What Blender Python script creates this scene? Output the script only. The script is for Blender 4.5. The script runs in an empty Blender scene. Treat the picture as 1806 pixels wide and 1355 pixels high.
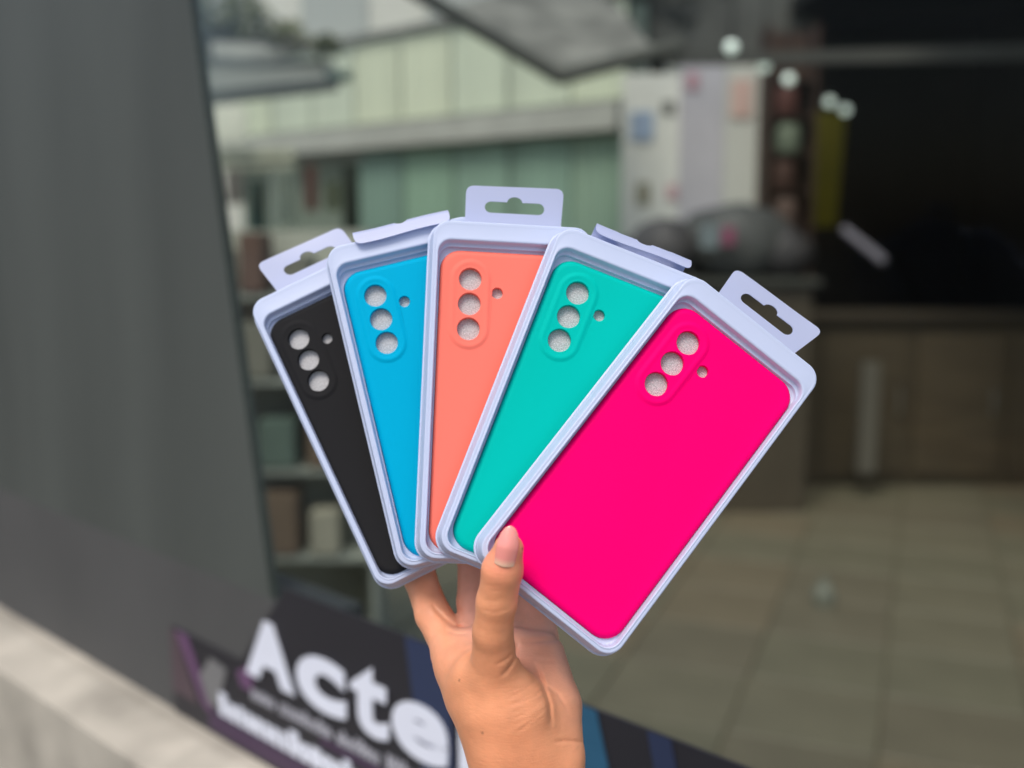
import bpy, bmesh, math, random
import numpy as np
from mathutils import Vector, Matrix, geometry
R_ = math.radians
random.seed(7)
scene = bpy.context.scene
COL = scene.collection

# ------------------------------------------------------------------ camera
F = 1900.0; CX, CY = 903.0, 677.5            # focal length and centre in photograph pixels (1806 wide)
PIT = R_(8.3); CAM = np.array([0.0, 0.0, 1.45])
FW = np.array([0, math.cos(PIT), -math.sin(PIT)])
DN = np.array([0, -math.sin(PIT), -math.cos(PIT)])
RT = np.array([1.0, 0, 0])
cam = bpy.data.cameras.new('camera'); camo = bpy.data.objects.new('camera', cam); COL.objects.link(camo)
camo.location = CAM; camo.rotation_euler = (R_(90) - PIT, 0, 0)
cam.sensor_width = 36; cam.lens = 36 * F / 1806
cam.clip_start = 0.02; cam.clip_end = 500
cam.dof.use_dof = True; cam.dof.focus_distance = 0.557
cam.dof.aperture_fstop = cam.lens / 10.0
scene.camera = camo

# ------------------------------------------------------------------ world, sun, exposure
world = bpy.data.worlds.new('World'); scene.world = world; world.use_nodes = True
SUN_EL, SUN_AZ = R_(58), R_(205)              # high, behind the photographer
wn = world.node_tree.nodes; wl = world.node_tree.links
sky = wn.new('ShaderNodeTexSky'); sky.sky_type = 'NISHITA'; sky.sun_disc = False
sky.sun_elevation = SUN_EL; sky.sun_rotation = SUN_AZ
sky.air_density = 1.0; sky.dust_density = 3.0; sky.ozone_density = 0.6
wn['Background'].inputs['Strength'].default_value = 0.12
wl.new(sky.outputs[0], wn['Background'].inputs['Color'])
sl = bpy.data.lights.new('sun', 'SUN'); slo = bpy.data.objects.new('sun', sl); COL.objects.link(slo)
sl.energy = 1.3; sl.angle = R_(24); sl.color = (1.0, 0.95, 0.88)
sd = Vector((math.sin(SUN_AZ) * math.cos(SUN_EL), math.cos(SUN_AZ) * math.cos(SUN_EL), math.sin(SUN_EL)))
slo.rotation_euler = sd.to_track_quat('Z', 'Y').to_euler()
scene.view_settings.view_transform = 'Standard'; scene.view_settings.look = 'None'
scene.view_settings.exposure = 0.5; scene.view_settings.gamma = 1
scene.cycles.max_bounces = 10; scene.cycles.transparent_max_bounces = 12
scene.cycles.use_denoising = True

# ------------------------------------------------------------------ helpers
def ray(x, y): return RT * (x - CX) / F + DN * (y - CY) / F + FW
def at(x, y, Y): r = ray(x, y); return CAM + r * (Y / r[1])          # the point of a pixel at the distance Y
def cam2w(P): P = np.asarray(P, float) / 1000; return CAM + P[..., 0:1] * RT + P[..., 1:2] * DN + P[..., 2:3] * FW

def lin(r, g, b):
    f = lambda c: (c / 255 / 12.92) if c / 255 <= 0.04045 else ((c / 255 + 0.055) / 1.055) ** 2.4
    return (f(r), f(g), f(b), 1)

def mat(name, base, rough=0.6, spec=0.4, noise=0.0, scale=20, bump=0.0, bscale=60, trans=0.0, metal=0.0, sss=0.0, stretch=None):
    m = bpy.data.materials.new(name); m.use_nodes = True
    nt = m.node_tree; n = nt.nodes; l = nt.links; b = n['Principled BSDF']
    b.inputs['Base Color'].default_value = base; b.inputs['Roughness'].default_value = rough
    b.inputs['Specular IOR Level'].default_value = spec; b.inputs['Metallic'].default_value = metal
    tc = n.new('ShaderNodeTexCoord'); src = tc.outputs['Object']
    if stretch:
        mp = n.new('ShaderNodeMapping'); mp.inputs['Scale'].default_value = stretch; l.new(src, mp.inputs[0]); src = mp.outputs[0]
    if noise:
        t = n.new('ShaderNodeTexNoise'); t.inputs['Scale'].default_value = scale; t.inputs['Detail'].default_value = 5
        l.new(src, t.inputs['Vector'])
        mr = n.new('ShaderNodeMapRange'); mr.inputs[1].default_value = 0.25; mr.inputs[2].default_value = 0.75
        mr.inputs[3].default_value = 1 - noise; mr.inputs[4].default_value = 1 + noise
        l.new(t.outputs['Fac'], mr.inputs[0])
        mx = n.new('ShaderNodeMix'); mx.data_type = 'RGBA'; mx.blend_type = 'MULTIPLY'; mx.inputs[0].default_value = 1
        mx.inputs[6].default_value = base; l.new(mr.outputs[0], mx.inputs[7]); l.new(mx.outputs[2], b.inputs['Base Color'])
    if bump:
        t2 = n.new('ShaderNodeTexNoise'); t2.inputs['Scale'].default_value = bscale; t2.inputs['Detail'].default_value = 6
        l.new(src, t2.inputs['Vector'])
        bp = n.new('ShaderNodeBump'); bp.inputs['Strength'].default_value = bump; bp.inputs['Distance'].default_value = 0.001
        l.new(t2.outputs['Fac'], bp.inputs['Height']); l.new(bp.outputs[0], b.inputs['Normal'])
    if sss:
        b.inputs['Subsurface Weight'].default_value = sss; b.inputs['Subsurface Scale'].default_value = 0.004
        b.inputs['Subsurface Radius'].default_value = (1, 0.35, 0.2)
    if trans:
        tr = n.new('ShaderNodeBsdfTranslucent'); tr.inputs[0].default_value = base
        mix = n.new('ShaderNodeMixShader'); mix.inputs[0].default_value = trans
        l.new(b.outputs[0], mix.inputs[1]); l.new(tr.outputs[0], mix.inputs[2])
        l.new(mix.outputs[0], n['Material Output'].inputs['Surface'])
    return m

def tag(o, label=None, cat=None, group=None, kind=None):
    if label: o['label'] = label
    if cat: o['category'] = cat
    if group: o['group'] = group
    if kind: o['kind'] = kind
    return o

def link(name, me, m=None, parent=None, smooth=True, angle=35):
    o = bpy.data.objects.new(name, me); COL.objects.link(o)
    if m: me.materials.append(m)
    if smooth:
        me.shade_smooth()
        if angle: me.set_sharp_from_angle(angle=R_(angle))
    if parent: o.parent = parent
    return o

def mesh(name, V, Fc, m=None, parent=None, smooth=False, angle=35):
    me = bpy.data.meshes.new(name); me.from_pydata([tuple(map(float, v)) for v in V], [], [tuple(map(int, f)) for f in Fc])
    bm = bmesh.new(); bm.from_mesh(me); bmesh.ops.recalc_face_normals(bm, faces=bm.faces); bm.to_mesh(me); bm.free()
    return link(name, me, m, parent, smooth, angle)

def sharp(o):
    es = o.modifiers.new('sharp_rim', 'EDGE_SPLIT'); es.split_angle = R_(55)

def empty(name, loc, rz=0):
    o = bpy.data.objects.new(name, None); COL.objects.link(o); o.location = loc; o.rotation_euler = (0, 0, rz); o.empty_display_size = 0.05
    return o

class MB:
    """collects boxes, prisms and tubes, built as one mesh"""
    def __init__(s): s.V = []; s.F = []
    def add(s, V, Fc):
        k = len(s.V); s.V += [tuple(v) for v in V]; s.F += [tuple(i + k for i in f) for f in Fc]; return s
    def box(s, c, d, rz=0, bev=0.0):
        cx, cy, cz = c; hx, hy, hz = d[0] / 2, d[1] / 2, d[2] / 2
        bm = bmesh.new(); bmesh.ops.create_cube(bm, size=1)
        bmesh.ops.scale(bm, vec=(2 * hx, 2 * hy, 2 * hz), verts=bm.verts)
        if bev: bmesh.ops.bevel(bm, geom=list(bm.edges), offset=bev, segments=2, affect='EDGES')
        bmesh.ops.rotate(bm, cent=(0, 0, 0), matrix=Matrix.Rotation(rz, 3, 'Z'), verts=bm.verts)
        bm.verts.index_update()
        s.add([(v.co.x + cx, v.co.y + cy, v.co.z + cz) for v in bm.verts], [[v.index for v in f.verts] for f in bm.faces]); bm.free(); return s
    def tube(s, a, b, r0, r1=None, n=10):
        a = Vector(a); b = Vector(b); r1 = r0 if r1 is None else r1; q = (b - a).to_track_quat('Z', 'Y')
        V = []
        for p, r in ((a, r0), (b, r1)):
            for i in range(n):
                t = 2 * math.pi * i / n; V.append(tuple(p + q @ Vector((r * math.cos(t), r * math.sin(t), 0))))
        Fc = [(i, (i + 1) % n, n + (i + 1) % n, n + i) for i in range(n)] + [tuple(range(n))[::-1], tuple(range(n, 2 * n))]
        return s.add(V, Fc)
    def prism(s, poly, ext):
        """poly: 3-D outline, ext: vector it is extruded along"""
        n = len(poly); P = [np.array(p, float) for p in poly]; e = np.array(ext, float)
        return s.add([tuple(p) for p in P] + [tuple(p + e) for p in P],
                     [tuple(range(n))[::-1], tuple(range(n, 2 * n))] + [(i, (i + 1) % n, n + (i + 1) % n, n + i) for i in range(n)])
    def build(s, name, m, parent=None, smooth=False):
        return mesh(name, s.V, s.F, m, parent, smooth)

def rrect(x0, x1, y0, y1, r, n=8):
    P = []
    for cx, cy, a0 in ((x1 - r, y1 - r, 0), (x0 + r, y1 - r, 90), (x0 + r, y0 + r, 180), (x1 - r, y0 + r, 270)):
        for i in range(n + 1):
            a = R_(a0 + 90 * i / n); P.append((cx + r * math.cos(a), cy + r * math.sin(a)))
    return P

def loft(loops, close_first=True, close_last=True):
    """loops: list of (2-D outline, z) with equal counts"""
    V = []; Fc = []; n = len(loops[0][0])
    for P, z in loops: V += [(p[0], p[1], z) for p in P]
    for k in range(len(loops) - 1):
        a, b = k * n, (k + 1) * n
        for i in range(n): j = (i + 1) % n; Fc.append((a + i, a + j, b + j, b + i))
    if close_first: Fc.append(tuple(range(n))[::-1])
    if close_last: Fc.append(tuple(range((len(loops) - 1) * n, len(loops) * n)))
    return V, Fc

# ------------------------------------------------------------------ storefront plane (everything on it is placed by u along it, z up, off through it)
SD = np.array([-0.72817, 0.68539, 0.0]); SN = np.array([0.68539, 0.72817, 0.0]); SP = np.array([-0.2445, 1.25, 0.0])
def sf(u, z, off=0.0): return SP - SD * u + SN * off + np.array([0, 0, z])

# ================================================================== THE SETTING
M_ground = mat('concrete_paving', lin(96, 94, 88), 0.85, 0.2, 0.25, 3, 0.3, 40)
g = MB().box((0, 4, -0.06), (120, 120, 0.1)).build('ground', M_ground); tag(g, kind='structure')

# tiled shop floor: single tiles where they can be told apart, a slab beneath
M_tile = [mat('floor_tile_%s' % c, lin(*v), 0.42, 0.35, 0.12, 4) for c, v in (('grey', (103, 98, 81)), ('olive', (101, 97, 80)), ('tan', (106, 97, 79)), ('dusk', (100, 94, 78)))]
M_grout = mat('tile_grout', lin(92, 87, 72), 0.9, 0.1, 0.2, 10)
fl = MB().box((0.4, 5.2, -0.008), (8.0, 8.6, 0.012)).build('floor', M_grout); tag(fl, kind='structure')
TS = 0.415; ang = R_(-21); ca, sa = math.cos(ang), math.sin(ang)
tme = []
for m in M_tile:
    V, Fc = loft([(rrect(-TS / 2 + .004, TS / 2 - .004, -TS / 2 + .004, TS / 2 - .004, .006, 1), 0), (rrect(-TS / 2 + .004, TS / 2 - .004, -TS / 2 + .004, TS / 2 - .004, .006, 1), .006),
                  (rrect(-TS / 2 + .006, TS / 2 - .006, -TS / 2 + .006, TS / 2 - .006, .006, 1), .008)])
    me = bpy.data.meshes.new('floor_tile'); me.from_pydata(V, [], Fc); me.materials.append(m); tme.append(me)
nt_ = 0
for i in range(-14, 15):
    for j in range(-10, 16):
        x = 0.65 + (i * TS) * ca - (j * TS) * sa; y = 3.6 + (i * TS) * sa + (j * TS) * ca
        if not (1.9 < y < 6.4 and -1.9 < x < 3.1): continue
        if (np.array([x, y, 0]) - SP) @ SN < 0.45: continue
        if abs(x) > 0.52 * y + 0.3: continue
        o = bpy.data.objects.new('floor_tile', random.choice(tme)); COL.objects.link(o)
        o.location = (x, y, -0.002); o.rotation_euler = (random.uniform(-.002, .002), random.uniform(-.002, .002), ang); o.parent = fl; nt_ += 1

# ------------------------------------------------------------------ shopfront: pier, plinth, sill, glass, sign
M_pier = mat('grey_pier_paint', lin(76, 80, 76), 0.6, 0.35, 0.20, 2.5, stretch=(2, 2, .35))
M_plinth = mat('charcoal_plinth', lin(80, 80, 79), 0.7, 0.3, 0.10, 4)
pier = [sf(-3.2, 0.985), sf(-0.082, 0.985), sf(-0.262, 1.98), sf(-3.2, 1.98)]
p = MB().prism(pier, SN * 0.014).build('shop_pier', M_pier)
tag(p, 'dark grey tapering pier at the left end of the shop glass', 'pier')
pl_ = MB().prism([sf(-3.2, 0.757, -.001), sf(0.03, 0.757, -.001), sf(0.015, 0.985, -.001), sf(-3.2, 0.985, -.001)], SN * 0.07).build('shop_plinth', M_plinth)
tag(pl_, 'charcoal base panel below the grey pier and behind the sign', 'base panel')
M_sill = mat('pale_stone', lin(176, 170, 157), 0.7, 0.3, 0.32, 9, 0.4, 60)
s_ = MB().prism([sf(-3.2, 0.0, -.10), sf(-3.2, 0.0, .07), sf(-3.2, 0.757, .07), sf(-3.2, 0.757, -.03), sf(-3.2, 0.735, -.10)], -SD * 5.2).build('stone_sill', M_sill)
tag(s_, 'pale stone base wall running under the dark sign', 'sill')

gm = bpy.data.materials.new('shop_glass'); gm.use_nodes = True
n = gm.node_tree.nodes; l = gm.node_tree.links; n.remove(n['Principled BSDF'])
tr = n.new('ShaderNodeBsdfTransparent'); tr.inputs[0].default_value = (0.94, 0.97, 0.95, 1)
gl = n.new('ShaderNodeBsdfGlossy'); gl.inputs['Roughness'].default_value = 0.02
fr = n.new('ShaderNodeFresnel'); fr.inputs[0].default_value = 1.14
mx = n.new('ShaderNodeMixShader'); l.new(fr.outputs[0], mx.inputs[0]); l.new(tr.outputs[0], mx.inputs[1]); l.new(gl.outputs[0], mx.inputs[2])
l.new(mx.outputs[0], n['Material Output'].inputs['Surface'])
pane = MB().prism([sf(.0305, .757), sf(1.75, .757), sf(1.75, 2.6), sf(-.2615, 2.6), sf(-.2615, 1.981), sf(-.081, .9855), sf(.0155, .9855)], SN * 0.006).build('glass_pane', gm)
tag(pane, 'large clear shop window pane behind the hand', 'window pane')

# the vinyl sign
sign = empty('vinyl_sign', sf(0.2, 0.757, -.004))
tag(sign, 'black vinyl sign with white Acter lettering low on the shop glass', 'sign')
SO = sf(0.2, 0.757, -.004)
def sg(u, z, off): return sf(u, z, off) - SO
M_black = mat('black_vinyl', lin(43, 42, 47), 0.45, 0.4, 0.08, 6)
M_white = mat('white_vinyl', lin(226, 230, 242), 0.5, 0.4, 0.03, 10)
M_purple = mat('purple_vinyl', lin(70, 52, 76), 0.5, 0.4)
M_plum = mat('plum_vinyl', lin(104, 74, 106), 0.5, 0.4)
M_navy = mat('navy_vinyl', lin(46, 56, 84), 0.5, 0.4)
M_teal = mat('petrol_vinyl', lin(44, 92, 120), 0.5, 0.4, 0.15, 20)
M_grey = mat('grey_vinyl', lin(118, 118, 118), 0.5, 0.4)
MB().prism([sg(-.330, .757, -.004), sg(1.3, .757, -.004), sg(1.3, 1.009, -.004), sg(-.045, 1.009, -.004), sg(-.150, .885, -.004), sg(-.330, .885, -.004)], SN * .0025).build('backing_sheet', M_black, sign)
def stripe(name, pts, m, off=-.0055): return MB().prism([sg(u, z, off) for u, z in pts], SN * .001).build(name, m, sign)
stripe('colour_stripe', [(.180, 1.008), (.250, 1.008), (.262, .760), (.225, .760)], M_navy)
stripe('colour_stripe', [(.395, 1.008), (.447, 1.008), (.520, .760), (.455, .760)], M_teal)
stripe('colour_stripe', [(.505, 1.008), (.530, 1.008), (.600, .760), (.570, .760)], M_navy)
stripe('colour_stripe', [(-.315, .884), (-.285, .884), (-.225, .790), (-.245, .790)], M_plum)
stripe('colour_stripe', [(-.160, .868), (-.132, .884), (-.118, .884), (-.125, .850), (-.15, .850)], M_plum)
stripe('colour_stripe', [(-.235, .790), (.02, .790), (.02, .765), (-.235, .765)], M_purple)
stripe('colour_stripe', [(-.33, .883), (-.317, .883), (-.26, .790), (-.33, .790)], mat('mauve_vinyl', lin(82, 68, 74), 0.5, 0.4))
stripe('colour_stripe', [(-.255, .835), (-.225, .868), (-.185, .862), (-.212, .800), (-.24, .800)], M_grey)
stripe('colour_stripe', [(.02, .8285), (.24, .8285), (.24, .8375), (.02, .8375)], M_purple)

def glyph(ch, u0, u1, z0, z1, bold):
    cu = bpy.data.curves.new('letter', 'FONT'); cu.body = ch; cu.size = 1; cu.offset = bold; cu.resolution_u = 6
    cu.fill_mode = 'BOTH'; cu.extrude = 0.02
    to = bpy.data.objects.new('tmp_letter', cu); COL.objects.link(to)
    dg = bpy.context.evaluated_depsgraph_get(); me = bpy.data.meshes.new_from_object(to.evaluated_get(dg))
    bpy.data.objects.remove(to)
    P = np.array([v.co[:] for v in me.vertices]); lo, hi = P.min(0), P.max(0)
    Q = (P - lo) / (hi - lo)
    for v, q in zip(me.vertices, Q): v.co = sg(u0 + (u1 - u0) * q[0], z0 + (z1 - z0) * q[1], -.0060 - .0012 * q[2])
    me.name = 'letter'
    bm = bmesh.new(); bm.from_mesh(me); bmesh.ops.recalc_face_normals(bm, faces=bm.faces); bm.to_mesh(me); bm.free()
    return link('letter', me, M_white, sign, smooth=False)
glyph('A', -.134, -.026, .875, .956, .06)
glyph('c', -.022, .075, .873, .941, .04)
glyph('t', .084, .152, .873, .956, .035)
glyph('e', .158, .250, .873, .938, .04)
glyph('r', .266, .330, .875, .941, .04)
# the two unreadable lines of small print: rows of small strokes
def print_row(name, u0, u1, z0, z1, w, gap, m, seed):
    rnd = random.Random(seed); mb = MB(); u = u0; k = 0
    while u < u1:
        ww = w * rnd.uniform(.75, 1.2); h = z0 + (z1 - z0) * rnd.choice((.72, .72, 1.0, .8))
        mb.prism([sg(u, z0, -.006), sg(u + ww, z0, -.006), sg(u + ww, h, -.006), sg(u, h, -.006)], SN * .001)
        if rnd.random() < .6: mb.prism([sg(u + ww * .98, (z0 + h) / 2 - .1 * (z1 - z0), -.006), sg(u + ww + gap * .9, (z0 + h) / 2 - .1 * (z1 - z0), -.006), sg(u + ww + gap * .9, (z0 + h) / 2 + .1 * (z1 - z0), -.006), sg(u + ww * .98, (z0 + h) / 2 + .1 * (z1 - z0), -.006)], SN * .001)
        u += ww + gap; k += 1
        if k % rnd.randint(6, 9) == 0: u += gap * 2.5
    return mb.build(name, m, sign)
print_row('small_lettering', -.125, .60, .841, .860, .0050, .0040, mat('soft_white_vinyl', lin(176, 176, 184), .5, .4), 3)
print_row('bold_lettering', -.205, .42, .794, .826, .017, .0045, M_white, 5)

# ------------------------------------------------------------------ beyond the glass: shop interior, plus the street's reflection built as solid things
M_corr = [mat('corrugated_pale_%d' % i, lin(*c), 0.5, 0.3, 0.12, 1.5, stretch=(3, 3, .04)) for i, c in enumerate(((194, 200, 177), (190, 197, 177), (197, 202, 179), (188, 195, 177)))]
M_corrg = [mat('corrugated_green_%d' % i, lin(*c), 0.5, 0.3, 0.14, 1.5, stretch=(3, 3, .04)) for i, c in enumerate(((134, 160, 144), (138, 166, 146), (126, 152, 140), (142, 165, 146)))]
M_led = mat('grey_ledge', lin(168, 168, 160), 0.8, 0.2, 0.12, 3)
A = at(425, 400, 11.0)[:2]; B = at(1098, 400, 7.7)[:2]
wd = (B - A); WL = np.linalg.norm(wd); wd /= WL; wn2 = np.array([-wd[1], wd[0]])   # points away from the camera
if wn2[1] < 0: wn2 = -wn2
def wl3(t, z, off=0.0): q = A + wd * t + wn2 * off; return (q[0], q[1], z)
bld = empty('corrugated_building', wl3(WL / 2, 0)); tag(bld, 'pale green corrugated building with a grey ledge across its front', 'building')
BO = np.array(wl3(WL / 2, 0))
def corr_panel(name, t0, t1, z0, z1, m, off=0.0):
    V = []; nn = max(8, int((t1 - t0) / .022)); top = []
    for i in range(nn + 1):
        t = t0 + (t1 - t0) * i / nn; w = .014 * math.sin(i * math.pi / 2)
        V.append(np.array(wl3(t, z0, off + w)) - BO); V.append(np.array(wl3(t, z1, off + w)) - BO)
    Fc = [(2 * i, 2 * i + 2, 2 * i + 3, 2 * i + 1) for i in range(nn)]
    o = mesh(name, V, Fc, m, bld, True, 0); sm = o.modifiers.new('thickness', 'SOLIDIFY'); sm.thickness = .006; sharp(o); return o
tt = 0.0; k = 0
while tt < WL - .05:
    w = min(.62, WL - tt)
    corr_panel('corrugated_sheet', tt + .004, tt + w - .004, 2.34, 3.02, M_corr[(k * 3 + k // 2) % 4])
    if tt > 1.55: corr_panel('corrugated_sheet', tt + .004, tt + w - .004, 0.0, 2.10, M_corrg[(k * 3 + k // 3) % 4], .02)
    tt += w; k += 1
def wbox(t0, t1, z0, z1, o0, o1, name, m, parent=None, org=None):
    org = BO if org is None else org
    mb = MB().prism([np.array(wl3(t0, z0, o0)) - org, np.array(wl3(t1, z0, o0)) - org, np.array(wl3(t1, z1, o0)) - org, np.array(wl3(t0, z1, o0)) - org], (wn2[0] * (o1 - o0), wn2[1] * (o1 - o0), 0))
    return mb.build(name, m, parent)
wbox(-.4, WL + .02, 2.12, 2.31, -.12, .05, 'ledge', M_led, bld)
wbox(-.4, WL + .02, 3.03, 3.09, -.05, .05, 'fascia', mat('grey_fascia', lin(120, 120, 114), 0.8, 0.2, .1, 3), bld)
wbox(-.1, WL, 0.0, 3.0, .10, .25, 'back_wall', mat('dim_back_wall', lin(118, 128, 116), .9, .1, .2, 2), bld)
# pale far block over the corrugated roof
M_block = mat('pale_render', lin(206, 204, 194), 0.85, 0.2, 0.08, 1.2)
fb = empty('far_building', (-0.6, 17.0, 0)); tag(fb, 'pale rendered building showing above the corrugated roof', 'building')
MB().box((0, 2, 3.9), (11, 4, 7.8)).build('wall', M_block, fb)
M_win = mat('dim_window', lin(168, 170, 164), .2, .5)
for k in range(5):
    w = MB().box((-4 + k * 1.9, -.03, 4.9), (1.0, .05, 1.2)).build('window', M_win, fb)
MB().box((0, -.1, 4.1), (11.2, .3, .22)).build('string_course', M_led, fb)

# bright lit board at the far left, hanging goods and the shelving rack
M_board = mat('white_board', lin(236, 238, 222), .6, .3, .04, 3)
def board(name, x0, x1, y0, y1, Y, m, label, cat, thick=.04):
    a = at(x0, y0, Y); b = at(x1, y1, Y)
    mb = MB().box(((a[0] + b[0]) / 2, Y + thick / 2, (a[2] + b[2]) / 2), (abs(b[0] - a[0]), thick, abs(a[2] - b[2])), bev=.006)
    o = mb.build(name, m); tag(o, label, cat); return o
board('white_board', 362, 436, 186, 252, 8.6, M_board, 'bright white board beside the pier, above the hanging goods', 'board')
board('cream_board', 385, 520, 262, 300, 8.7, mat('cream_board', lin(198, 200, 178), .6, .3, .2, 4), 'cream board under the ledge at the left of the street', 'board')
goods = [  # x0,x1,y0,y1,Y,colour,label
    (478, 520, 300, 398, 8.5, (196, 206, 190), 'pale mint cloth hanging under the cream board'),
    (538, 558, 292, 372, 8.4, (158, 96, 88), 'dull red cloth hanging beside the pale mint one'),
    (574, 600, 320, 372, 8.4, (146, 152, 122), 'olive cloth hanging next to the dull red one'),
    (436, 470, 318, 420, 8.6, (62, 92, 90), 'dark teal cloth hanging left of the pale mint one'),
    (396, 430, 300, 360, 8.6, (150, 144, 140), 'grey cloth hanging nearest the pier'),
    (604, 634, 290, 420, 8.5, (70, 80, 70), 'dark green cloth hanging at the corner of the green sheets')]
for x0, x1, y0, y1, Y, c, lab in goods:
    a = at(x0, y0, Y); b = at(x1, y1, Y); nx = 10; V = []; w = b[0] - a[0]
    for i in range(nx + 1):
        for z in (a[2], b[2]): V.append((a[0] + w * i / nx, Y + .02 * math.sin(i * 1.9 + z), z))
    o = mesh('hanging_cloth', V, [(2 * i, 2 * i + 2, 2 * i + 3, 2 * i + 1) for i in range(nx)], mat('cloth', lin(*c), .9, .1, .15, 8), None, True, 0)
    o.modifiers.new('thickness', 'SOLIDIFY').thickness = .008; sharp(o); tag(o, lab, 'cloth')
rail = MB().tube(at(380, 288, 8.5), at(640, 280, 8.5), .015).build('hanging_rail', mat('rail_metal', lin(110, 110, 105), .4, .5, metal=.6)); tag(rail, 'thin metal rail that the cloths hang from', 'rail')

# display rack behind the left packages
rk = empty('display_rack', (-0.86, 3.35, 0)); tag(rk, 'grey open display rack stacked with small goods at the left', 'rack')
M_rack = mat('rack_grey', lin(146, 152, 144), .6, .3, .1, 6); M_rackb = mat('rack_back', lin(176, 178, 164), .8, .2, .25, 5)  # rack colours lightened to stand in for reflected haze on the glass
for zz in (.42, .70, .98, 1.24): MB().box((0, 0, zz), (.86, .20, .014)).build('shelf', M_rack, rk)
for sx in (-.43, .43): MB().box((sx, 0, .72), (.024, .22, 1.44)).build('side_panel', M_rack, rk)
MB().box((0, .11, .72), (.86, .016, 1.44)).build('back_panel', M_rackb, rk)
gc = [((168, 92, 52), 'orange'), ((88, 70, 62), 'brick red'), ((104, 104, 94), 'grey'), ((138, 136, 122), 'beige'), ((76, 92, 84), 'green'), ((70, 86, 104), 'blue'), ((96, 82, 68), 'brown'), ((150, 152, 142), 'white')]
MG = {nm: mat('carton_' + nm.replace(' ', '_'), lin(*[min(255, v * 1.18) for v in c]), .7, .3, .12, 12) for c, nm in gc}  # carton colours lifted too, haze of the glass put into them
rows = {.42: [('grey', .12, .16), ('green', .10, .2), ('blue', .13, .12), ('brown', .11, .2), ('beige', .09, .14)],
        .70: [('white', .11, .19), ('grey', .14, .12), ('beige', .10, .2), ('green', .11, .15), ('brown', .08, .2)],
        .98: [('brick red', .08, .12), ('brown', .12, .16), ('orange', .075, .085), ('grey', .12, .17), ('white', .10, .12)],
        1.24: [('brick red', .10, .15), ('green', .09, .10), ('beige', .12, .13), ('brick red', .07, .18), ('grey', .10, .11)]}
sname = {.42: 'bottom', .70: 'second', .98: 'third', 1.24: 'top'}
for zz, rw in rows.items():
    x = -.40
    for i, (nm, w, h) in enumerate(rw):
        nb = rw[i - 1][0] if i else None
        o = MB().box((0, 0, h / 2), (w, .15, h), bev=.006).build('carton', MG[nm]); o.location = (-.86 + x + w / 2 + .01, 3.33, zz + .0125); x += w + .04
        where = ('leftmost, by the %s one' % rw[1][0]) if not nb else ('just right of the %s one' % nb)
        tag(o, '%s carton on the %s rack shelf, %s' % (nm, sname[zz], where), 'carton', 'cartons on the display rack')

# awning, beams, canopy and trees overhead
M_awn = mat('grey_canvas', lin(150, 152, 144), .85, .15, .15, 2, trans=.45)
aw = empty('street_awning', at(470, 140, 6.5)); tag(aw, 'grey canvas awning on the upper left beside the pier', 'awning')
AO = at(470, 140, 6.5)
P0, P1 = at(300, 178, 6.0), at(598, 146, 7.0); P2, P3 = at(590, 116, 8.2), at(300, 100, 8.2)
MB().prism([P0 - AO, P1 - AO, P2 - AO, P3 - AO], (0, 0, .03)).build('canopy', M_awn, aw)
MB().prism([P0 - AO + (0, -.012, .03), P1 - AO + (0, -.012, .03), P1 - AO + (0, -.012, -.05), P0 - AO + (0, -.012, -.05)], (0, .01, 0)).build('valance', mat('dark_canvas', lin(98, 99, 94), .85, .15), aw)
MB().tube(at(575, 138, 7.0) - AO, at(618, 134, 7.05) - AO, .035).build('roller_end', mat('dark_green_cap', lin(52, 78, 68), .5, .4), aw)
MB().tube(at(430, 128, 7.6) - AO, at(575, 112, 7.8) - AO, .03).build('support_bar', mat('bar_metal', lin(80, 80, 74), .5, .4), aw)
M_beam = mat('dark_beam', lin(88, 88, 80), .7, .3, .15, 4)
def beam(name, x0, y0, Y0, x1, y1, Y1, r, label, cat='beam'):
    a, b = at(x0, y0, Y0), at(x1, y1, Y1)
    o = MB().tube(a, b, r, r, 8).build(name, M_beam, None, True); tag(o, label, cat)
beam('canopy_beam', 690, -40, 5.0, 985, 136, 5.4, .038, 'dark diagonal beam crossing the top of the view')
beam('canopy_beam', 985, 136, 5.4, 1200, 82, 5.8, .040, 'dark beam rising to the right from the diagonal one')
M_tarp = mat('grey_tarp', lin(114, 113, 106), .85, .15, .5, 4.5)
tp = MB().prism([at(800, 20, 6.2), at(985, 128, 5.6), at(1150, 92, 5.9), at(1085, 10, 6.8), at(960, -30, 7.0)], (0, .02, .03)).build('grey_tarp', M_tarp)
tag(tp, 'grey tarp stretched between the two dark beams', 'tarp')

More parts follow.
